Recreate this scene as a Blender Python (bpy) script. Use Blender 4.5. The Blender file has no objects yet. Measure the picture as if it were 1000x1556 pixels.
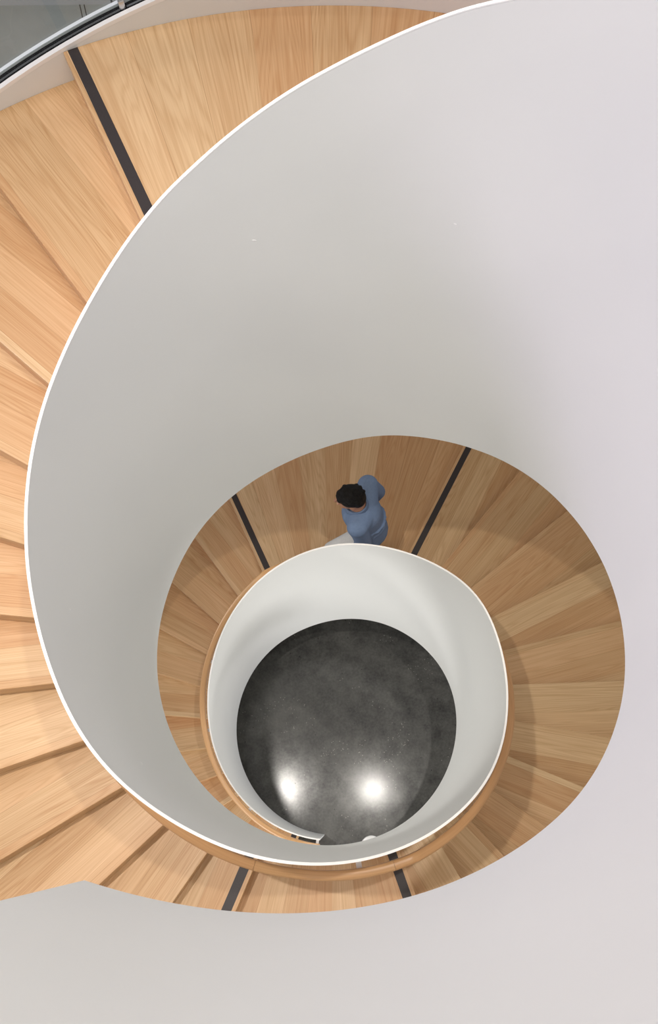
import bpy, bmesh, math, random
from mathutils import Vector, Matrix
random.seed(7)
S = bpy.context.scene
COL = S.collection
RAD = math.radians
cos, sin = math.cos, math.sin

# ------------------------------------------------------------------ measures
H = 0.17                      # riser
RI, WT = 0.9765, 0.010         # inner balustrade: inner face radius, plate thickness
RT, RO = RI + WT + 0.006, 3.0 # treads from / to
D12 = 12.0328
D2, D3 = D12 + 0.0391, D12 + 0.0646
LB, LC = 42.622, 52.702
A_EDGE = 114.510
OVER = 0.042                  # nosing line runs this far ahead of the radius
B_EDGE = A_EDGE + 11 * D12 + LB
C_EDGE = B_EDGE + 11 * D2 + LC
D_EDGE = B_EDGE - 360.0
FLIGHTS = [  # (first nosing angle, step angle, level of first nosing)
    (D_EDGE, (A_EDGE - LC - D_EDGE) / 11, 48),
    (A_EDGE, D12, 36),
    (B_EDGE, D2, 24),
    (C_EDGE, D3, 12)]
W_START, W_END = -111.0, 624.0

TOP = [(-111, 9.88), (-60, 9.31), (0, 8.63), (40, 8.17), (57, 7.98), (63, 7.917), (69, 7.855), (75, 7.785), (81, 7.712),
       (87, 7.641), (93, 7.572), (99, 7.501), (105, 7.429), (111, 7.357), (117, 7.288), (123, 7.213), (129, 7.136), (135, 7.061),
       (141, 6.992), (147, 6.927), (153, 6.865), (159, 6.803), (165, 6.74), (171, 6.675), (177, 6.611), (183, 6.552), (189, 6.495),
       (195, 6.447), (201, 6.409), (207, 6.382), (213, 6.359), (219, 6.328), (225, 6.281), (231, 6.212), (237, 6.136), (243, 6.069),
       (249, 6.017), (255, 5.966), (261, 5.908), (267, 5.84), (273, 5.763), (279, 5.683), (285, 5.602), (291, 5.525), (297, 5.451),
       (303, 5.377), (309, 5.297), (315, 5.204), (321, 5.096), (327, 4.976), (333, 4.855), (339, 4.742), (345, 4.642), (351, 4.56),
       (357, 4.489), (363, 4.432), (369, 4.387), (375, 4.352), (381, 4.315), (387, 4.261), (393, 4.188), (399, 4.102), (405, 4.013),
       (411, 3.929), (417, 3.852), (423, 3.784), (429, 3.725), (435, 3.672), (441, 3.622), (447, 3.57), (453, 3.513), (459, 3.453),
       (465, 3.39), (471, 3.326), (477, 3.257), (483, 3.183), (489, 3.104), (495, 3.021), (501, 2.935), (507, 2.845), (513, 2.752),
       (519, 2.663), (525, 2.579), (531, 2.502), (537, 2.434), (543, 2.378), (549, 2.332), (555, 2.293), (561, 2.259), (567, 2.229),
       (576, 2.195), (591, 2.16), (609, 2.12), (627, 2.09)]
BOT = [(-114, 7.874), (-108, 7.814), (-102, 7.756), (-96, 7.703), (-90, 7.65), (-84, 7.597), (-78, 7.541), (-72, 7.477), (-66, 7.411),
       (-60, 7.346), (-54, 7.275), (-48, 7.187), (-42, 7.089), (-36, 6.989), (-30, 6.891), (-24, 6.792), (-18, 6.697), (-12, 6.607),
       (-6, 6.521), (0, 6.439), (6, 6.357), (12, 6.278), (18, 6.199), (24, 6.123), (30, 6.046), (36, 5.968), (42, 5.888),
       (48, 5.807), (54, 5.729), (60, 5.653), (66, 5.581), (72, 5.51), (78, 5.434), (84, 5.353), (90, 5.272), (96, 5.198),
       (102, 5.131), (108, 5.072), (114, 5.019), (120, 4.969), (126, 4.92), (132, 4.869), (138, 4.814), (144, 4.754), (150, 4.694),
       (156, 4.638), (162, 4.586), (168, 4.537), (174, 4.49), (180, 4.442), (186, 4.393), (192, 4.343), (198, 4.291), (204, 4.237),
       (210, 4.183), (216, 4.129), (222, 4.076), (228, 4.022), (234, 3.968), (240, 3.913), (246, 3.856), (252, 3.796), (258, 3.732),
       (264, 3.664), (270, 3.59), (276, 3.509), (282, 3.421), (288, 3.327), (294, 3.228), (300, 3.126), (306, 3.022), (312, 2.92),
       (318, 2.823), (324, 2.734), (330, 2.652), (336, 2.58), (342, 2.515), (348, 2.454), (354, 2.396), (360, 2.337), (366, 2.274),
       (372, 2.205), (378, 2.128), (384, 2.045), (390, 1.957), (396, 1.87), (402, 1.785), (408, 1.702), (414, 1.622), (420, 1.544),
       (426, 1.466), (432, 1.388), (438, 1.308), (444, 1.229), (450, 1.15), (456, 1.076), (462, 1.009), (468, 0.952), (474, 0.905),
       (480, 0.864), (486, 0.827), (492, 0.789), (498, 0.751), (504, 0.713), (510, 0.674), (516, 0.636), (522, 0.596), (528, 0.554),
       (534, 0.51), (540, 0.465), (546, 0.42), (552, 0.375), (558, 0.33), (564, 0.285), (576, 0.185), (588, 0.09), (598, 0.02),
       (606, 0.0), (640, 0.0)]


def pchip(tab):
    xs = [a for a, b in tab]; ys = [b for a, b in tab]; n = len(xs)
    hh = [xs[i + 1] - xs[i] for i in range(n - 1)]; d = [(ys[i + 1] - ys[i]) / hh[i] for i in range(n - 1)]
    m = [d[0]] + [0.0] * (n - 2) + [d[-1]]
    for i in range(1, n - 1):
        m[i] = (d[i - 1] * hh[i] + d[i] * hh[i - 1]) / (hh[i] + hh[i - 1])

    def f(x):
        if x <= xs[0]: return ys[0] + d[0] * (x - xs[0])
        if x >= xs[-1]: return ys[-1]
        i = max(j for j in range(n - 1) if xs[j] <= x)
        t = (x - xs[i]) / hh[i]
        return ((2 * t**3 - 3 * t**2 + 1) * ys[i] + (t**3 - 2 * t**2 + t) * hh[i] * m[i]
                + (-2 * t**3 + 3 * t**2) * ys[i + 1] + (t**3 - t**2) * hh[i] * m[i + 1])
    return f


_ft, _fb = pchip(TOP), pchip(BOT)


def smooth(f, w):
    ks = [(-w, 0.12), (-w / 2, 0.22), (0, 0.32), (w / 2, 0.22), (w, 0.12)]
    return lambda x: sum(c * f(x + k) for k, c in ks)


z_top = _ft
z_bot = lambda a: max(0.0, _fb(a))


def pol(r, deg, z):
    a = RAD(deg)
    return Vector((r * cos(a), r * sin(a), z))


def nose_pt(r, deg, z, e=OVER):
    """point on a line parallel to the radius, e ahead of it"""
    a = RAD(deg)
    return Vector((r * cos(a) - e * sin(a), r * sin(a) + e * cos(a), z))


# ------------------------------------------------------------------ materials
def new_mat(name):
    m = bpy.data.materials.new(name); m.use_nodes = True
    nt = m.node_tree
    return m, nt, nt.nodes['Principled BSDF']


def plain(name, col, rough=0.5, metal=0.0, spec=0.5, bump=None):
    m, nt, b = new_mat(name)
    b.inputs['Base Color'].default_value = (*col, 1); b.inputs['Roughness'].default_value = rough
    b.inputs['Metallic'].default_value = metal; b.inputs['Specular IOR Level'].default_value = spec
    if bump:
        tc = nt.nodes.new('ShaderNodeTexCoord'); n = nt.nodes.new('ShaderNodeTexNoise')
        n.inputs['Scale'].default_value = bump[0]; n.inputs['Detail'].default_value = 4
        nt.links.new(tc.outputs['Object'], n.inputs['Vector'])
        bp = nt.nodes.new('ShaderNodeBump'); bp.inputs['Strength'].default_value = bump[1]; bp.inputs['Distance'].default_value = 0.01
        nt.links.new(n.outputs['Fac'], bp.inputs['Height']); nt.links.new(bp.outputs['Normal'], b.inputs['Normal'])
    return m


def math_node(nt, op, a, b=None, clamp=False):
    n = nt.nodes.new('ShaderNodeMath'); n.operation = op; n.use_clamp = clamp
    for i, v in enumerate((a, b)):
        if v is None: continue
        if isinstance(v, (int, float)): n.inputs[i].default_value = v
        else: nt.links.new(v, n.inputs[i])
    return n.outputs[0]


def mix_col(nt, fac, a, b, mode='MIX'):
    n = nt.nodes.new('ShaderNodeMix'); n.data_type = 'RGBA'; n.blend_type = mode
    for k, v in ((0, fac), (6, a), (7, b)):
        if isinstance(v, (int, float)): n.inputs[k].default_value = v
        elif isinstance(v, tuple): n.inputs[k].default_value = (*v, 1)
        else: nt.links.new(v, n.inputs[k])
    return n.outputs[2]


def wood(name, light, dark, plank=0.16, seam=True, rough=0.36):
    """oak boards: UV u runs along the grain (metres), v across it (metres)"""
    m, nt, b = new_mat(name)
    L = nt.links.new
    uv = nt.nodes.new('ShaderNodeUVMap'); uv.uv_map = 'grain'
    sp = nt.nodes.new('ShaderNodeSeparateXYZ'); L(uv.outputs['UV'], sp.inputs[0])
    u, v = sp.outputs[0], sp.outputs[1]
    pv = math_node(nt, 'DIVIDE', v, plank)
    pid = math_node(nt, 'FLOOR', pv)
    fr = math_node(nt, 'SUBTRACT', pv, pid)
    wn = nt.nodes.new('ShaderNodeTexWhiteNoise'); wn.noise_dimensions = '1D'; L(pid, wn.inputs['W'])
    wn2 = nt.nodes.new('ShaderNodeTexWhiteNoise'); wn2.noise_dimensions = '1D'
    L(math_node(nt, 'ADD', pid, 71.37), wn2.inputs['W'])
    # grain space: shifted per board
    cb = nt.nodes.new('ShaderNodeCombineXYZ')
    L(math_node(nt, 'ADD', math_node(nt, 'MULTIPLY', u, 0.55), math_node(nt, 'MULTIPLY', wn.outputs['Value'], 37.0)), cb.inputs[0])
    L(math_node(nt, 'MULTIPLY', v, 11.0), cb.inputs[1])
    L(math_node(nt, 'MULTIPLY', wn2.outputs['Value'], 11.0), cb.inputs[2])
    # broad figure (cathedral rings): contour lines of a smooth noise
    n1 = nt.nodes.new('ShaderNodeTexNoise'); n1.inputs['Scale'].default_value = 0.75; n1.inputs['Detail'].default_value = 1.5
    n1.inputs['Roughness'].default_value = 0.4
    L(cb.outputs[0], n1.inputs['Vector'])
    rings = math_node(nt, 'SINE', math_node(nt, 'MULTIPLY', n1.outputs['Fac'], 170.0))
    rings = math_node(nt, 'POWER', math_node(nt, 'MULTIPLY', math_node(nt, 'ADD', rings, 1.0), 0.5), 2.2)
    # fine pores stretched along the grain
    mp = nt.nodes.new('ShaderNodeMapping'); mp.inputs['Scale'].default_value = (3.4, 17.0, 1.0)
    L(cb.outputs[0], mp.inputs['Vector'])
    n2 = nt.nodes.new('ShaderNodeTexNoise'); n2.inputs['Scale'].default_value = 1.3; n2.inputs['Detail'].default_value = 5
    L(mp.outputs[0], n2.inputs['Vector'])
    mp3 = nt.nodes.new('ShaderNodeMapping'); mp3.inputs['Scale'].default_value = (0.8, 2.2, 1.0)
    L(cb.outputs[0], mp3.inputs['Vector'])
    n3 = nt.nodes.new('ShaderNodeTexNoise'); n3.inputs['Scale'].default_value = 1.2; n3.inputs['Detail'].default_value = 3
    L(mp3.outputs[0], n3.inputs['Vector'])
    f = math_node(nt, 'MULTIPLY', rings, 0.19)
    f = math_node(nt, 'ADD', f, math_node(nt, 'MULTIPLY', n2.outputs['Fac'], 0.85))
    f = math_node(nt, 'ADD', f, math_node(nt, 'MULTIPLY', n3.outputs['Fac'], 0.50))
    f = math_node(nt, 'ADD', f, math_node(nt, 'MULTIPLY', wn.outputs['Value'], 0.34))
    f = math_node(nt, 'SUBTRACT', f, 0.49, True)
    c = mix_col(nt, f, light, dark)
    hue = mix_col(nt, math_node(nt, 'MULTIPLY', wn2.outputs['Value'], 0.35), c, (dark[0] * 1.25, dark[1] * 0.98, dark[2] * 0.9))
    if seam:
        e = math_node(nt, 'LESS_THAN', math_node(nt, 'ABSOLUTE', math_node(nt, 'SUBTRACT', fr, 0.5)), 0.4935)
        hue = mix_col(nt, math_node(nt, 'ADD', math_node(nt, 'MULTIPLY', e, 0.5), 0.5), (dark[0] * .8, dark[1] * .75, dark[2] * .7), hue)
    L(hue, b.inputs['Base Color'])
    r = math_node(nt, 'ADD', math_node(nt, 'MULTIPLY', n2.outputs['Fac'], 0.16), rough - 0.06)
    L(r, b.inputs['Roughness'])
    b.inputs['Specular IOR Level'].default_value = 0.4
    bp = nt.nodes.new('ShaderNodeBump'); bp.inputs['Strength'].default_value = 0.05; bp.inputs['Distance'].default_value = 0.004
    L(n2.outputs['Fac'], bp.inputs['Height']); L(bp.outputs['Normal'], b.inputs['Normal'])
    return m


def concrete():
    m, nt, b = new_mat('polished_concrete')
    L = nt.links.new
    tc = nt.nodes.new('ShaderNodeTexCoord')

    def noise(s, d, r=0.55, dist=0.0):
        n = nt.nodes.new('ShaderNodeTexNoise'); n.inputs['Scale'].default_value = s; n.inputs['Detail'].default_value = d
        n.inputs['Roughness'].default_value = r; n.inputs['Distortion'].default_value = dist
        L(tc.outputs['Object'], n.inputs['Vector']); return n.outputs['Fac']
    a, bb, c = noise(1.1, 6, 0.6, 0.4), noise(6, 8, 0.65, 0.2), noise(42, 3, 0.6)
    f = math_node(nt, 'ADD', math_node(nt, 'MULTIPLY', a, 1.3), math_node(nt, 'MULTIPLY', bb, 0.9))
    f = math_node(nt, 'ADD', f, math_node(nt, 'MULTIPLY', c, 0.5))
    f = math_node(nt, 'MULTIPLY', math_node(nt, 'SUBTRACT', f, 1.0), 1.5, True)
    col = mix_col(nt, f, (0.010, 0.010, 0.009), (0.085, 0.083, 0.074))
    # pale specks and a few hairline cracks
    vo = nt.nodes.new('ShaderNodeTexVoronoi'); vo.inputs['Scale'].default_value = 34; L(tc.outputs['Object'], vo.inputs['Vector'])
    spk = math_node(nt, 'LESS_THAN', vo.outputs['Distance'], 0.16)
    spk = math_node(nt, 'MULTIPLY', spk, math_node(nt, 'GREATER_THAN', noise(2.3, 2), 0.57))
    col = mix_col(nt, math_node(nt, 'MULTIPLY', spk, 0.6), col, (0.26, 0.25, 0.22))
    vo2 = nt.nodes.new('ShaderNodeTexVoronoi'); vo2.inputs['Scale'].default_value = 9; L(tc.outputs['Object'], vo2.inputs['Vector'])
    pit = math_node(nt, 'MULTIPLY', math_node(nt, 'LESS_THAN', vo2.outputs['Distance'], 0.06), 0.8)
    col = mix_col(nt, pit, col, (0.006, 0.006, 0.006))
    L(col, b.inputs['Base Color'])
    r = math_node(nt, 'ADD', math_node(nt, 'MULTIPLY', bb, 0.22), 0.17)
    L(math_node(nt, 'ADD', r, 0.10), b.inputs['Roughness'])
    L(math_node(nt, 'ADD', math_node(nt, 'MULTIPLY', f, 0.35), 0.25), b.inputs['Coat Weight'])
    L(math_node(nt, 'ADD', math_node(nt, 'MULTIPLY', bb, 0.10), 0.09), b.inputs['Coat Roughness'])
    b.inputs['Specular IOR Level'].default_value = 0.22
    bp = nt.nodes.new('ShaderNodeBump'); bp.inputs['Strength'].default_value = 0.06; bp.inputs['Distance'].default_value = 0.004
    L(c, bp.inputs['Height']); L(bp.outputs['Normal'], b.inputs['Normal'])
    return m


def tile_mat():
    m, nt, b = new_mat('grey_stone_tile')
    L = nt.links.new
    tc = nt.nodes.new('ShaderNodeTexCoord')
    n = nt.nodes.new('ShaderNodeTexNoise'); n.inputs['Scale'].default_value = 2.2; n.inputs['Detail'].default_value = 8
    n.inputs['Roughness'].default_value = 0.6; n.inputs['Distortion'].default_value = 0.5; L(tc.outputs['Object'], n.inputs['Vector'])
    n2 = nt.nodes.new('ShaderNodeTexNoise'); n2.inputs['Scale'].default_value = 0.9; n2.inputs['Detail'].default_value = 5
    n2.inputs['Distortion'].default_value = 1.2; L(tc.outputs['Object'], n2.inputs['Vector'])
    vein = math_node(nt, 'ABSOLUTE', math_node(nt, 'SUBTRACT', n2.outputs['Fac'], 0.5))
    vein = math_node(nt, 'LESS_THAN', vein, 0.0045)
    col = mix_col(nt, n.outputs['Fac'], (0.27, 0.295, 0.272), (0.40, 0.43, 0.40))
    col = mix_col(nt, math_node(nt, 'MULTIPLY', vein, 0.12), col, (0.5, 0.5, 0.47))
    L(col, b.inputs['Base Color']); b.inputs['Roughness'].default_value = 0.45
    return m


def plaster():
    m, nt, b = new_mat('white_paint')
    L = nt.links.new
    tc = nt.nodes.new('ShaderNodeTexCoord')
    n = nt.nodes.new('ShaderNodeTexNoise'); n.inputs['Scale'].default_value = 1.6; n.inputs['Detail'].default_value = 5
    L(tc.outputs['Object'], n.inputs['Vector'])
    L(mix_col(nt, n.outputs['Fac'], (0.765, 0.775, 0.760), (0.795, 0.805, 0.79)), b.inputs['Base Color'])
    b.inputs['Roughness'].default_value = 0.55; b.inputs['Specular IOR Level'].default_value = 0.3
    n2 = nt.nodes.new('ShaderNodeTexNoise'); n2.inputs['Scale'].default_value = 2.5; n2.inputs['Detail'].default_value = 3
    L(tc.outputs['Object'], n2.inputs['Vector'])
    bp = nt.nodes.new('ShaderNodeBump'); bp.inputs['Strength'].default_value = 0.10; bp.inputs['Distance'].default_value = 0.01
    L(n2.outputs['Fac'], bp.inputs['Height']); L(bp.outputs['Normal'], b.inputs['Normal'])
    return m


def fabric(name, col, col2, scale=60):
    m, nt, b = new_mat(name)
    tc = nt.nodes.new('ShaderNodeTexCoord'); n = nt.nodes.new('ShaderNodeTexNoise')
    n.inputs['Scale'].default_value = scale; n.inputs['Detail'].default_value = 4
    nt.links.new(tc.outputs['Object'], n.inputs['Vector'])
    nt.links.new(mix_col(nt, n.outputs['Fac'], col, col2), b.inputs['Base Color'])
    b.inputs['Roughness'].default_value = 0.85; b.inputs['Specular IOR Level'].default_value = 0.2
    return m


def glass_mat():
    m, nt, b = new_mat('clear_glass')
    out = nt.nodes['Material Output']
    tr = nt.nodes.new('ShaderNodeBsdfTransparent'); tr.inputs['Color'].default_value = (0.975, 0.99, 0.988, 1)
    gl = nt.nodes.new('ShaderNodeBsdfGlossy'); gl.inputs['Roughness'].default_value = 0.02
    fr = nt.nodes.new('ShaderNodeFresnel'); fr.inputs['IOR'].default_value = 1.45
    mx = nt.nodes.new('ShaderNodeMixShader')
    nt.links.new(math_node(nt, 'MULTIPLY', fr.outputs[0], 0.45), mx.inputs[0]); nt.links.new(tr.outputs[0], mx.inputs[1]); nt.links.new(gl.outputs[0], mx.inputs[2])
    nt.links.new(mx.outputs[0], out.inputs['Surface'])
    return m


M_WHITE = plaster()
M_RIM = plain('white_lit_rim_paint', (0.90, 0.895, 0.885), 0.4)  # rims coloured lighter than the wall for overhead light; also brackets and post
M_OAK = wood('oak_boards', (0.81, 0.595, 0.345), (0.445, 0.235, 0.09), plank=0.16)
M_RAIL = wood('oak_rail', (0.70, 0.44, 0.22), (0.48, 0.265, 0.11), plank=0.9, seam=False, rough=0.32)
M_STRIP = plain('dark_brown_strip', (0.030, 0.022, 0.022), 0.5, bump=(90, 0.1))
M_BLACK = plain('black_gasket', (0.008, 0.008, 0.009), 0.6, spec=0.15)
M_GLASSEDGE = plain('glass_edge', (0.90, 0.95, 0.95), 0.25)
M_STEEL = plain('brushed_steel', (0.6, 0.6, 0.6), 0.3, metal=1.0)
M_GLASS = glass_mat()
M_FLOOR = concrete()
M_TILE = tile_mat()
M_DARKJOINT = plain('dark_joint', (0.03, 0.032, 0.03), 0.6)
M_PALE = plain('pale_grey_metal', (0.55, 0.57, 0.56), 0.4)
M_CEIL = plain('ceiling_paint', (0.82, 0.81, 0.80), 0.8)


# ------------------------------------------------------------------ builders
def obj(name, bm, mat, parent=None):
    bmesh.ops.recalc_face_normals(bm, faces=bm.faces)
    me = bpy.data.meshes.new(name); bm.to_mesh(me); bm.free()
    me.materials.append(mat)
    o = bpy.data.objects.new(name, me); COL.objects.link(o)
    if parent: o.parent = parent
    return o


def smooth_faces(o, angle=40):
    for p in o.data.polygons: p.use_smooth = True
    try:
        o.data.set_sharp_from_angle(angle=RAD(angle))
    except Exception:
        pass
    return o


def tag(o, label=None, cat=None, group=None, kind=None):
    for k, v in (('label', label), ('category', cat), ('group', group), ('kind', kind)):
        if v: o[k] = v
    return o


def empty(name, loc=(0, 0, 0)):
    o = bpy.data.objects.new(name, None); COL.objects.link(o); o.location = loc
    o.empty_display_size = 0.2
    return o


def sweep(sections, closed_section=True, uvf=None, bm=None):
    """sections: list of lists of points; joins them into a tube with end caps. uvf(i,j)->(u,v)"""
    bm = bm or bmesh.new()
    uvl = bm.loops.layers.uv.new('grain') if uvf else None
    rows = [[bm.verts.new(p) for p in s] for s in sections]
    n = len(rows[0])
    for i in range(len(rows) - 1):
        for j in range(n if closed_section else n - 1):
            k = (j + 1) % n
            f = bm.faces.new((rows[i][j], rows[i][k], rows[i + 1][k], rows[i + 1][j]))
            if uvl:
                for l, (a, b) in zip(f.loops, ((i, j), (i, j + 1), (i + 1, j + 1), (i + 1, j))):
                    l[uvl].uv = uvf(a, b)
    if closed_section:
        for ri, r in ((0, rows[0]), (len(rows) - 1, rows[-1])):
            f = bm.faces.new(r)
            if uvl:
                for q, l in enumerate(f.loops): l[uvl].uv = uvf(ri, q)
    return bm


def frange(a, b, step):
    n = max(1, int(round((b - a) / step)))
    return [a + (b - a) * i / n for i in range(n + 1)]


PLANK_SEED = [0]


def slab(name, back, front, z0, z1, mat, parent, e_back, e_front, arc=False, r0=RT, r1=RO, uvdir=None):
    """A sector block between the line (back, e_back) and the line (front, e_front); boards run along the radius."""
    PLANK_SEED[0] += 1
    n = max(2, int((front - back) / 1.5)) if front - back > 1 else 1
    bm = bmesh.new(); uvl = bm.loops.layers.uv.new('grain')
    off = PLANK_SEED[0] * 16 * 1.37
    off_u = random.uniform(0, 30)
    cen = RAD(front); ca, sa = cos(cen), sin(cen)
    rows = []
    for i in range(n + 1):
        t = i / n; a = back + (front - back) * t; e = e_back + (e_front - e_back) * t
        rows.append([[bm.verts.new(nose_pt(math.sqrt(max(r * r - e * e, 0)), a, z, e)) for z in (z0, z1)] for r in (r0, r1)])

    def setuv(f):
        for l in f.loops:
            x, y, z = l.vert.co
            if arc:
                th = math.degrees(math.atan2(y, x))
                while th < back - 20: th += 360
                while th > front + 20: th -= 360
                uu, vv = math.hypot(x, y), RAD(th - back) * 1.55
            else:
                uu, vv = x * ca + y * sa, -x * sa + y * ca
            l[uvl].uv = (uu + off_u, vv + off + (z - z1) * 0.9)
    fs = []
    for i in range(n):
        a, b = rows[i], rows[i + 1]
        fs.append(bm.faces.new((a[0][1], a[1][1], b[1][1], b[0][1])))
        fs.append(bm.faces.new((a[0][0], b[0][0], b[1][0], a[1][0])))
        fs.append(bm.faces.new((a[0][0], a[0][1], b[0][1], b[0][0])))
        fs.append(bm.faces.new((a[1][0], b[1][0], b[1][1], a[1][1])))
    for a in (rows[0], rows[-1]):
        fs.append(bm.faces.new((a[0][0], a[1][0], a[1][1], a[0][1])))
    for f in fs: setuv(f)
    o = obj(name, bm, mat, parent)
    if name != 'riser':
        bv = o.modifiers.new('eased_edge', 'BEVEL'); bv.width = 0.004; bv.segments = 2; bv.limit_method = 'ANGLE'; bv.angle_limit = RAD(50)
    return o


# ================================================================== STAIRCASE
stair = empty('spiral_staircase')
tag(stair, 'white walled oak spiral staircase winding down around an open round well', 'staircase')

# inner balustrade plate
secs = []
for a in frange(W_START, W_END, 1.0):
    zb, zt = z_bot(a), z_top(a)
    secs.append([pol(RI, a, zb), pol(RI, a, zt - 0.001), pol(RI + 0.001, a, zt), pol(RI + WT, a, zt), pol(RI + WT, a, zb)])
smooth_faces(obj('balustrade_wall', sweep(secs), M_WHITE, stair), 30)

# cap along its top edge, coloured whiter than the wall for caught overhead light
secs = []
for a in frange(W_START, W_END, 1.0):
    zt = z_top(a)
    secs.append([pol(RI - 0.0004, a, zt + 0.0002), pol(RI - 0.0004, a, zt + 0.004), pol(RI + WT + 0.0004, a, zt + 0.004), pol(RI + WT + 0.0004, a, zt + 0.0002)])
cap = smooth_faces(obj('balustrade_cap', sweep(secs), M_RIM, stair), 30)

# sloping soffit under the steps
secs = []
for a in frange(W_START, 588, 2.0):
    zb = z_bot(a)
    secs.append([pol(RT - 0.002, a, zb), pol(RO, a, zb), pol(RO, a, zb + 0.06), pol(RT - 0.002, a, zb + 0.06)])
smooth_faces(obj('soffit', sweep(secs), M_WHITE, stair), 30)

# closing panel at the head of the stair
bm = sweep([[pol(r, W_START + 0.05, 7.80 + 0.06), pol(r, W_START + 0.05, 8.16 - 0.0455), pol(r, W_START + 0.9, 8.16 - 0.0455), pol(r, W_START + 0.9, 7.86)] for r in (RI + WT + 0.001, RO + 0.02)])
obj('end_panel', bm, M_WHITE, stair)

# outer stringer with its channel and glass guard
HEL = 4.08 / 360.0


def z_rim(a): return 6.145 - HEL * 1.03 * (a - 114.9) if a < 130 else 6.145 - HEL * 1.03 * 15.1 - HEL * (a - 130)


def ring(name, r0, r1, zlo, zhi, mat, a0=W_START, a1=600, step=2.0, parent=None):
    secs = [[pol(r0, a, zlo(a)), pol(r0, a, zhi(a)), pol(r1, a, zhi(a)), pol(r1, a, zlo(a))] for a in frange(a0, a1, step)]
    return smooth_faces(obj(name, sweep(secs), mat, parent or stair), 30)


string = ring('outer_stringer', RO, RO + 0.10, lambda a: max(0.0, z_bot(a)), lambda a: max(0.06, z_rim(a) - 0.02), M_WHITE)
ring('stringer_rim', RO - 0.001, RO + 0.026, lambda a: max(0.0601, z_rim(a) - 0.0199), lambda a: max(0.08, z_rim(a)), M_RIM)
gk = ring('gasket', RO + 0.027, RO + 0.082, lambda a: max(0.0601, z_rim(a) - 0.0199), lambda a: max(0.07, z_rim(a) - 0.012), M_BLACK)
tag(gk, 'black channel holding the glass')
ring('channel_edge', RO + 0.083, RO + 0.104, lambda a: max(0.0601, z_rim(a) - 0.0199), lambda a: max(0.08, z_rim(a) + 0.002), M_GLASSEDGE)
for a0, a1 in [(a, a + 44.6) for a in (-71.2, -26.2, 18.8, 63.8, 108.8 + 0.2, 153.8 + 0.4, 198.8, 243.8, 288.8, 333.8, 378.8, 423.8, 468.8, 513.8)]:
    g = ring('glass_panel', RO + 0.049, RO + 0.061, lambda a: max(0.075, z_rim(a) - 0.011), lambda a: max(0.075, z_rim(a)) + 1.05, M_GLASS, a0, a1, 1.5)
# steel clip at the glass joint over the landing
for ca_ in (108.8,):
    bm = bmesh.new()
    c = pol(RO + 0.075, ca_, z_rim(ca_) + 0.02)
    bmesh.ops.create_cube(bm, size=1, matrix=Matrix.Translation(c) @ Matrix.Rotation(RAD(ca_), 4, 'Z') @ Matrix.Diagonal((0.085, 0.028, 0.05, 1)))
    bmesh.ops.bevel(bm, geom=bm.edges[:], offset=0.005, segments=2, affect='EDGES')
    obj('glass_clip', bm, M_STEEL, stair)

# ---- treads, risers, landings, contrast strips
TH = 0.045


def strip_on(parent, ang, z):
    secs = []
    for r in (RT + 0.004, RO - 0.002):
        row = []
        for e, zz in ((OVER - 0.075, z - 0.004), (OVER - 0.075, z + 0.0012), (OVER - 0.023, z + 0.0012), (OVER - 0.023, z - 0.004)):
            row.append(nose_pt(math.sqrt(r * r - e * e), ang, zz, e))
        secs.append(row)
    return obj('nosing_strip', sweep(secs), M_STRIP, parent)


def riser_on(parent, ang, zlow, zhigh):
    return slab('riser', ang, ang, zlow, zhigh, M_OAK, parent, OVER - 0.026, OVER - 0.006)


edge_before = None
for fi, (a0, d, lev) in enumerate(FLIGHTS):
    # the landing that ends at the first nosing
    z = lev * H
    if fi == 0:
        back, eb = W_START + 0.1, 0.0
    else:
        pa, pd, pl = FLIGHTS[fi - 1]
        back, eb = pa + 11 * pd, OVER - 0.012
    ld = slab('landing', back, a0, z - TH, z, M_OAK, stair, eb, OVER, arc=True)
    if fi: strip_on(ld, a0, z)
    riser_on(ld, a0, z - H, z - TH)
    for k in range(1, 12):
        zk = z - k * H
        t = slab('tread', a0 + (k - 1) * d, a0 + k * d, zk - TH, zk, M_OAK, stair, OVER - 0.012, OVER)
        riser_on(t, a0 + k * d, zk - H, zk - TH)
        if k == 11: strip_on(t, a0 + k * d, zk)
# foot of the stair: last riser meets the ground floor

# ---- oak handrail on the tread side of the balustrade
RAIL_H_F, RAIL_H_L = 5.89, 5.64      # in risers above nosing / landing


def z_rail(a):
    for fi, (a0, d, lev) in enumerate(FLIGHTS):
        end = a0 + 11 * d
        nxt = FLIGHTS[fi + 1][0] if fi + 1 < len(FLIGHTS) else 1e9
        mid_lo = a0 - 20
        if a < (end + nxt) / 2:
            v = lev - (a - a0) / d + RAIL_H_F
            return min(max(v, lev - 12 + RAIL_H_L), lev + RAIL_H_L) * H
    return (0 + RAIL_H_L) * H


R0, R1 = 1.046, 1.092
RH = 0.052
prof = []
for (cx, cz, q) in ((R1 - 0.014, -0.014, 0), (R0 + 0.014, -0.014, 1), (R0 + 0.014, -RH + 0.014, 2), (R1 - 0.014, -RH + 0.014, 3)):
    for s in range(4):
        an = RAD(90 * q + 30 * s)
        prof.append((cx + 0.014 * cos(an), cz + 0.014 * sin(an)))
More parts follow.
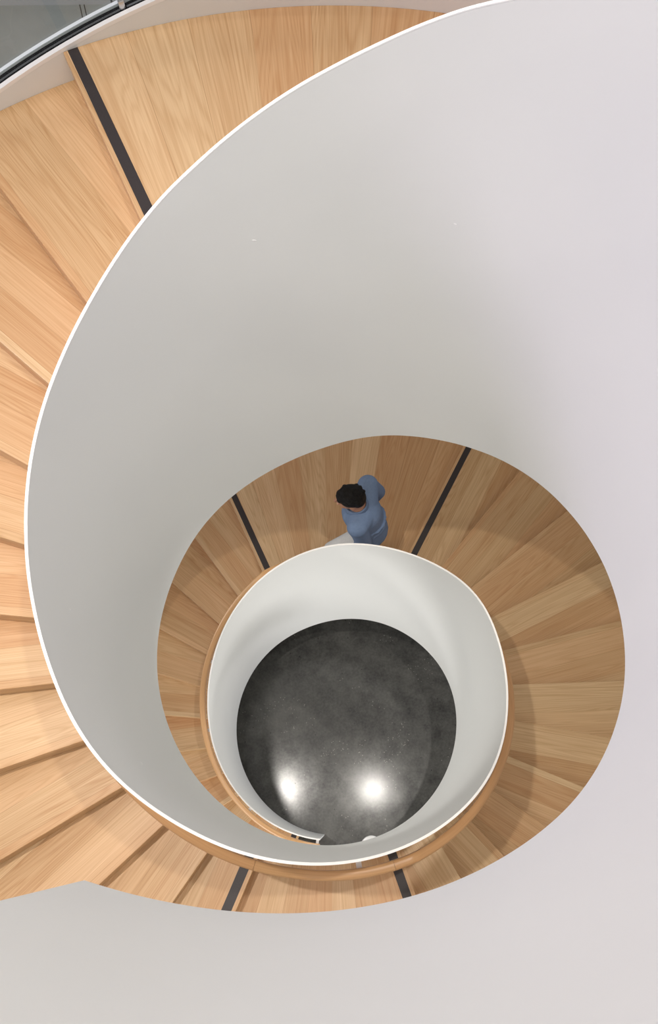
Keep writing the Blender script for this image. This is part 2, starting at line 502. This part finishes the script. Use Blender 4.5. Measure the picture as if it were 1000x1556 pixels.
# one run of rail per straight piece, butt-jointed where the pitch changes
runs = [(-68, 52), (52, 110.2), (110.2, 252.2), (252.2, 286.7), (286.7, 430), (430, 471.3), (471.3, 607), (607, 623)]
rail = empty('handrail'); rail.parent = stair
tag(rail, 'curved oak handrail')
for i, (s0, s1) in enumerate(runs):
    st = frange(s0 + 0.03, s1 - 0.03, 1.5)
    secs = [[pol(r, a, z_rail(a) + z) for r, z in prof] for a in st]
    PLANK_SEED[0] += 1
    so = PLANK_SEED[0] * 0.9 * 3 + 0.3
    bm = sweep(secs, uvf=lambda i, j, so=so, st=st: (RAD(st[min(i, len(st) - 1)]) * 1.07, so + 0.012 * (j if j <= 8 else 16 - j)))
    smooth_faces(obj('rail_length', bm, M_RAIL, rail), 40)

# white bracket arms
for a in (-40, 0, 40, 80, 118, 158, 198, 238, 278, 324.9, 365, 405, 445, 490, 519, 547.1, 585.8, 621.6):
    z = z_rail(a) - RH
    bm = bmesh.new()
    M1 = Matrix.Rotation(RAD(a), 4, 'Z')
    bmesh.ops.create_cube(bm, size=1, matrix=M1 @ Matrix.Translation((1.030, 0, z - 0.010)) @ Matrix.Diagonal((0.076, 0.026, 0.010, 1)))
    bmesh.ops.create_cube(bm, size=1, matrix=M1 @ Matrix.Translation((0.9955, 0, z - 0.02)) @ Matrix.Diagonal((0.006, 0.05, 0.06, 1)))
    bmesh.ops.create_cube(bm, size=1, matrix=M1 @ Matrix.Translation((1.066, 0, z - 0.0015)) @ Matrix.Diagonal((0.024, 0.05, 0.006, 1)))
    tag(obj('rail_bracket', bm, M_RIM, rail), 'white rail bracket')

# chips in the paint of the balustrade
for (a, z, w, hgt, tilt) in ((102.7, 6.981, .008, .004, 25), (64.87, 7.144, .005, .003, 10), (183.76, 6.098, .003, .010, 5), (218.08, 5.598, .004, .010, 30)):
    bm = bmesh.new()
    bmesh.ops.create_uvsphere(bm, u_segments=10, v_segments=6, radius=1, matrix=Matrix.Rotation(RAD(a), 4, 'Z') @ Matrix.Translation((RI, 0, z)) @ Matrix.Rotation(RAD(tilt), 4, 'X') @ Matrix.Diagonal((.0012, w, hgt, 1)))
    tag(obj('paint_chip', bm, M_RIM, stair), 'small pale chip in the wall paint')

# ================================================================== SETTING
def box(name, lo, hi, mat, parent=None):
    bm = bmesh.new()
    bmesh.ops.create_cube(bm, size=1, matrix=Matrix.Translation([(a + b) / 2 for a, b in zip(lo, hi)]) @ Matrix.Diagonal((*[b - a for a, b in zip(lo, hi)], 1)))
    return obj(name, bm, mat, parent)


f = box('floor', (-9, -9, -0.2), (9, 9, 0), M_FLOOR); tag(f, kind='structure')
c = box('ceiling', (-9, -9, 11.6), (9, 9, 11.8), M_CEIL); tag(c, kind='structure')

# grey tiled floor of the level outside the stair
JX = -2.0


def tiled(name, a_lo, a_hi, y1, x0, x1):
    bm = bmesh.new()
    pts = []
    for a in frange(a_lo, a_hi, 2.0):
        pts.append((3.35 * cos(RAD(a)), 3.35 * sin(RAD(a))))
    outer = [(x0, pts[-1][1]), (x0, y1), (x1, y1)]
    poly = pts + outer
    lo = [bm.verts.new((x, y, 3.93)) for x, y in poly]; hi = [bm.verts.new((x, y, 4.08)) for x, y in poly]
    bm.faces.new(hi); bm.faces.new(lo[::-1])
    for i in range(len(poly)):
        j = (i + 1) % len(poly)
        bm.faces.new((lo[i], lo[j], hi[j], hi[i]))
    return obj(name, bm, M_TILE)


t = tiled('floor_upper', 90, 180, 5.46, -8.0, 0.0); tag(t, kind='structure')
tag(box('trim_1', (-8.0, 5.46, 3.90), (-1.79, 5.62, 4.20), M_PALE), kind='structure')
tag(box('trim_2', (-1.77, 5.46, 3.90), (0.0, 5.62, 4.20), M_PALE), kind='structure')
bm = bmesh.new()
for s in (-0.018, 0.018):
    p0, p1 = Vector((-2.03 + s, 5.459, 4.0805)), Vector((-1.62 + s, 3.9, 4.0805))
    q = Vector((0.004, 0, 0))
    vs = [bm.verts.new(v) for v in (p0 - q, p0 + q, p1 + q, p1 - q)] + [bm.verts.new(v + Vector((0, 0, 0.002))) for v in (p0 - q, p0 + q, p1 + q, p1 - q)]
    for idx in ((4, 5, 6, 7), (0, 3, 2, 1), (0, 1, 5, 4), (1, 2, 6, 5), (2, 3, 7, 6), (3, 0, 4, 7)):
        bm.faces.new([vs[i] for i in idx])
tag(obj('trim_3', bm, M_DARKJOINT), kind='structure')

# white round-topped post on the ground floor
post = empty('barrier_post', (0.37, -1.092, 0))
tag(post, 'white round topped post standing on the dark floor under the landing', 'post')


def lathe(prof, seg=40):
    bm = bmesh.new()
    rings = []
    for r, z in prof:
        rings.append([bm.verts.new((r * cos(2 * math.pi * i / seg), r * sin(2 * math.pi * i / seg), z)) for i in range(seg)])
    for a, b in zip(rings, rings[1:]):
        for i in range(seg):
            j = (i + 1) % seg
            bm.faces.new((a[i], a[j], b[j], b[i]))
    bm.faces.new(rings[0][::-1]); bm.faces.new(rings[-1])
    return bm


smooth_faces(obj('base', lathe([(0.11, 0), (0.11, 0.012), (0.105, 0.02), (0.05, 0.022)]), M_RIM, post))
smooth_faces(obj('pole', lathe([(0.035, 0.018), (0.035, 0.86)]), M_RIM, post))
smooth_faces(obj('cap', lathe([(0.02, 0.85), (0.062, 0.855), (0.069, 0.87), (0.069, 0.89), (0.062, 0.90), (0.03, 0.903)]), M_RIM, post))

# ================================================================== PERSON
PX, PY, PZ = 0.275, 1.315, 12 * H + 0.006      # where the walker stands on the landing


def W(f, l, u):
    """forward (towards -x), left (towards -y), up -> world"""
    return Vector((PX - f, PY - l, PZ + u))


def capsule(bm, p, q, r0, r1, seg=20):
    p, q = Vector(p), Vector(q); d = q - p; n = d.length
    R = d.to_track_quat('Z', 'Y').to_matrix()
    rings = []
    for i in range(7):
        t = -math.pi / 2 + math.pi / 2 * i / 6; rings.append((r0 * cos(t), r0 * sin(t)))
    for i in range(7):
        t = math.pi / 2 * i / 6; rings.append((r1 * cos(t), n + r1 * sin(t)))
    vs = []
    for r, z in rings:
        r = max(r, 1e-4)
        vs.append([bm.verts.new(p + R @ Vector((r * cos(2 * math.pi * k / seg), r * sin(2 * math.pi * k / seg), z))) for k in range(seg)])
    for a, b in zip(vs, vs[1:]):
        for k in range(seg):
            j = (k + 1) % seg; bm.faces.new((a[k], a[j], b[j], b[k]))
    bm.faces.new(vs[0][::-1]); bm.faces.new(vs[-1])


def ellip(bm, c, rad, rot=None):
    M = Matrix.Translation(c) @ (rot or Matrix.Identity(4)) @ Matrix.Diagonal((*rad, 1))
    bmesh.ops.create_uvsphere(bm, u_segments=28, v_segments=18, radius=1, matrix=M)


def remeshed(name, bm, mat, voxel, it=3, parent=None):
    o = obj(name, bm, mat, parent)
    m = o.modifiers.new('remesh', 'REMESH'); m.mode = 'VOXEL'; m.voxel_size = voxel; m.use_smooth_shade = True
    k = o.modifiers.new('soften', 'SMOOTH'); k.iterations = it; k.factor = 0.5
    return o


M_SKIN = plain('skin', (0.44, 0.22, 0.14), 0.5, bump=(120, 0.05))
M_HAIR = plain('dark_hair', (0.005, 0.004, 0.004), 0.6, spec=0.2, bump=(160, 0.6))
M_SHIRT = fabric('slate_blue_cloth', (0.13, 0.19, 0.31), (0.18, 0.25, 0.39))
M_TROUS = fabric('pale_grey_cloth', (0.52, 0.53, 0.54), (0.62, 0.62, 0.62))
M_SHOE = plain('brown_leather', (0.05, 0.03, 0.02), 0.45)
M_EYE = plain('eye_white', (0.8, 0.8, 0.78), 0.2)

# joints (forward, left, up)
J = dict(pelvis=(0, 0, .94), waist=(.015, 0, 1.08), chest=(.05, 0, 1.27), neck=(.085, 0, 1.43), head=(.135, 0, 1.565),
         shL=(.085, .155, 1.375), shR=(.005, -.165, 1.385), elL=(.03, .18, 1.10), elR=(-.08, -.215, 1.12),
         wrL=(.09, .160, .88), wrR=(-.05, -.22, .90), hipL=(.02, .085, .90), hipR=(-.02, -.085, .90),
         knL=(.27, .11, .66), knR=(.03, -.095, .50), anL=(.20, .10, .26), anR=(-.07, -.09, .09))
J = {k: W(*v) for k, v in J.items()}
HT = Matrix.Rotation(RAD(-14), 4, 'Y')        # head bowed towards the steps ahead


def HD(f, l, u):
    return J['head'] + (HT @ Vector((-f, -l, u)))


bm = bmesh.new()
ellip(bm, HD(0, 0, .02), (.097, .076, .103), HT)                 # skull
ellip(bm, HD(.035, 0, -.055), (.062, .056, .068), HT)             # jaw
ellip(bm, HD(.075, 0, -.095), (.022, .026, .018), HT)             # chin
capsule(bm, HD(.090, 0, .012), HD(.116, 0, -.028), .009, .014)    # nose
capsule(bm, HD(.088, -.022, -.064), HD(.088, .022, -.064), .008, .008)   # lips
capsule(bm, HD(.082, -.045, .030), HD(.082, .045, .030), .012, .012)     # brow
for s in (-1, 1):
    ellip(bm, HD(-.008, s * .078, -.012), (.018, .008, .032), HT)        # ears
    ellip(bm, HD(.058, s * .042, -.025), (.026, .022, .022), HT)         # cheeks
capsule(bm, J['neck'] + Vector((0, 0, -.05)), HD(-.02, 0, -.05), .062, .055)
capsule(bm, J['pelvis'], J['waist'], .125, .115)
capsule(bm, J['waist'], J['chest'], .115, .13)
for a in ('shL', 'shR'): capsule(bm, J['chest'] + Vector((0, 0, .03)), J[a], .11, .062)
capsule(bm, J['chest'], J['neck'], .12, .065)


def hand(bm, wr, fwd, side, palm_in):
    """palm, four bent fingers of different length and a thumb leaving the side of the palm"""
    down = Vector(fwd).normalized(); acr = Vector(side).normalized(); inn = Vector(palm_in).normalized()
    for k in range(4):
        o = (k - 1.5) * .019
        capsule(bm, wr + acr * o * .6, wr + down * .085 + acr * o, .015, .012, 10)
        ln = (.034, .039, .037, .028)[k]
        p = wr + down * .085 + acr * o
        q = p + (down * .95 + inn * .30).normalized() * ln
        r = q + (down * .75 + inn * .66).normalized() * ln * .75
        t = r + (down * .45 + inn * .9).normalized() * ln * .55
        capsule(bm, p, q, .0092, .0086, 10); capsule(bm, q, r, .0086, .008, 10); capsule(bm, r, t, .008, .007, 10)
    p = wr + down * .025 - acr * .026
    q = p + (down * .7 - acr * .6 + inn * .3).normalized() * .038
    r = q + (down * .9 - acr * .15 + inn * .35).normalized() * .030
    capsule(bm, p, q, .013, .0105, 10); capsule(bm, q, r, .0102, .0085, 10)


for s, l in (('L', 1), ('R', -1)):
    capsule(bm, J['sh' + s], J['el' + s], .052, .040); capsule(bm, J['el' + s], J['wr' + s], .040, .026)
    dirn = J['wr' + s] - J['el' + s]
    hand(bm, J['wr' + s], dirn, (1, 0, .3), (0, l * 1.0, 0))
    capsule(bm, J['hip' + s], J['kn' + s], .088, .056); capsule(bm, J['kn' + s], J['an' + s], .054, .036)
    capsule(bm, J['an' + s], J['an' + s] + Vector((-.12, 0, -.04)), .036, .03)
person = remeshed('person', bm, M_SKIN, 0.006, 4)
tag(person, 'person in slate blue shirt and pale trousers walking across the curved landing', 'person')

bm = bmesh.new()
ellip(bm, HD(-.014, 0, .036), (.099, .083, .102), HT)
ellip(bm, HD(-.045, 0, -.005), (.066, .073, .085), HT)
ellip(bm, HD(.045, .010, .088), (.040, .050, .030), HT)
for k in range(46):
    a = random.uniform(0, 2 * math.pi); el = random.uniform(.1, 1.3)
    ellip(bm, HD(-.014 + .093 * cos(el) * cos(a), .078 * cos(el) * sin(a), .036 + .097 * sin(el)), (.018, .016, .014), HT)
hair = remeshed('hair', bm, M_HAIR, 0.006, 2, person)

bm = bmesh.new()
capsule(bm, J['pelvis'] + Vector((.01, 0, -.06)), J['waist'], .158, .142)
capsule(bm, J['waist'], J['chest'], .142, .150)
for a in ('shL', 'shR'):
    capsule(bm, J['chest'] + Vector((0, 0, .03)), J[a], .128, .078)
for s in 'LR': capsule(bm, J['hip' + s] + Vector((.02, 0, -.03)), J['chest'], .105, .13)
capsule(bm, J['chest'], J['neck'] + Vector((0, 0, -.03)), .13, .075)
for s in 'LR':
    capsule(bm, J['sh' + s], J['el' + s], .072, .058); capsule(bm, J['el' + s], J['wr' + s] + (J['el' + s] - J['wr' + s]) * .12, .057, .040)
    for k in range(3):   # folds at the elbow
        pt = J['el' + s].lerp(J['sh' + s], .08 + .12 * k); ellip(bm, pt, (.062, .062, .012), Matrix.Rotation(RAD(12 * k - 10), 4, 'Y'))
for k in range(4):       # loose folds round the waist
    ellip(bm, J['waist'] + Vector((.01, 0, -.12 + .055 * k)), (.150, .150, .014), Matrix.Rotation(RAD(9 * (-1) ** k), 4, 'Y'))
shirt = remeshed('shirt', bm, M_SHIRT, 0.008, 3, person)
bm = bmesh.new()
secs = []
for k in range(25):
    t = 2 * math.pi * k / 24
    c = J['neck'] + Vector((.074 * cos(t) - .006, .07 * sin(t), -.004 + .018 * cos(t)))
    o = Vector((cos(t), sin(t), 0))
    secs.append([c + o * .004 + Vector((0, 0, .022)), c + o * .016 + Vector((0, 0, -.012)), c + o * .008 + Vector((0, 0, -.022)), c - o * .004 + Vector((0, 0, .018))])
smooth_faces(obj('collar', sweep(secs), M_SHIRT, shirt), 60)

bm = bmesh.new()
capsule(bm, J['pelvis'] + Vector((0, 0, -.03)), J['pelvis'] + Vector((0, 0, .08)), .142, .132)
for s in 'LR':
    capsule(bm, J['hip' + s], J['kn' + s], .108, .076)
    capsule(bm, J['kn' + s], J['an' + s] + (J['kn' + s] - J['an' + s]) * .06, .074, .058)
remeshed('trousers', bm, M_TROUS, 0.008, 3, person)
for s in 'LR':
    bm = bmesh.new()
    a = J['an' + s]
    toe = Vector((-.17, 0, -.07)) if s == 'L' else Vector((-.17, 0, -.055))
    heel = Vector((.04, 0, -.06)) if s == 'L' else Vector((.04, 0, -.052))
    capsule(bm, a + heel, a + toe, .038, .034); capsule(bm, a + Vector((0, 0, -.01)), a + heel * .8, .044, .042)
    capsule(bm, a + Vector((-.03, 0, -.02)), a + toe * .8, .042, .036)
    remeshed('shoe', bm, M_SHOE, 0.007, 2, person)

# ================================================================== LIGHTS
def area(name, loc, size, power, col, target=None, spread=180, shape='DISK'):
    l = bpy.data.lights.new(name, 'AREA'); l.shape = shape; l.size = size; l.energy = power; l.color = col
    l.spread = RAD(spread)
    o = bpy.data.objects.new(name, l); COL.objects.link(o); o.location = loc
    d = (Vector(target) - Vector(loc)) if target else Vector((0, 0, -1))
    o.rotation_euler = d.to_track_quat('-Z', 'Y').to_euler()
    return o


WARM = (1.0, 0.95, 0.88)
for y, pl, pc, pw in ((-2.35, 24, 14, 15), (-0.2, 16, 0, 13), (1.95, 17, 20, 2), (4.1, 16, 22, 2)):
    for x in (-3.45, -1.2, 0.82, 3.0):
        if y == -0.2 and abs(x) < 2:
            area('downlight_lamp', (x, y, 11.55), 0.11, 31 if x < 0 else 21, WARM, spread=75)
        else:
            area('downlight_lamp', (x, y, 11.55), 0.22, pl if x < -3 else pc if x < 0 else pw, WARM, spread=150)
# unseen fill lights added beneath the stair to brighten the steps below
for a in (-100, -60, -20, 20, 60, 100, 140, 180, 220, 260, 300):
    z = z_bot(a) - 0.05
    area('soffit_fill', pol(2.1, a, z), 0.3, 2.2 if 110 < a < 250 else 4.5, (1.0, 0.86, 0.68), target=pol(1.1, a, z - 2.2), spread=160)
area('lilac_fill', (-7.5, 0.8, 9.6), 3.0, 95, (0.82, 0.70, 1.0), target=(0.9, 0.2, 6.6), spread=120)  # added lilac area light, tints and brightens the right-hand wall
area('low_front_fill', (0.6, -4.2, 1.9), 1.6, 58, (1.0, 0.98, 0.96), target=(0.0, 1.0, 2.4), spread=120)  # unseen fill added to lift the far side of the lower well wall
area('low_side_fill', (5.0, 0.4, 1.7), 1.6, 42, (1.0, 0.97, 0.97), target=(-1.0, 0.0, 1.6), spread=120)  # added from the right to brighten the lower left well wall
area('mid_well_fill', (-5.5, 0.2, 3.2), 1.4, 15, (1.0, 0.98, 0.95), target=(0.97, -0.1, 3.5), spread=70)  # extra unseen light, put in to lift the right wall of the second turn

w = bpy.data.worlds.new('room_light'); S.world = w; w.use_nodes = True
w.node_tree.nodes['Background'].inputs['Color'].default_value = (0.95, 0.95, 1.0, 1)
w.node_tree.nodes['Background'].inputs['Strength'].default_value = 0.38

# ================================================================== CAMERA
cd = bpy.data.cameras.new('camera'); cam = bpy.data.objects.new('camera', cd); COL.objects.link(cam)
cam.location = (0.05782, -0.81863, 9.33023)
cam.rotation_mode = 'XYZ'; cam.rotation_euler = (0.340819, 0.012264, 0.0)
cd.sensor_fit = 'VERTICAL'; cd.sensor_height = 36.0; cd.lens = 1312.067 / 1556 * 36.0
cd.clip_start = 0.02; cd.clip_end = 60
S.camera = cam

S.view_settings.view_transform = 'Standard'; S.view_settings.look = 'None'
S.view_settings.exposure = 0.0; S.view_settings.gamma = 1.0
S.view_settings.use_curve_mapping = False
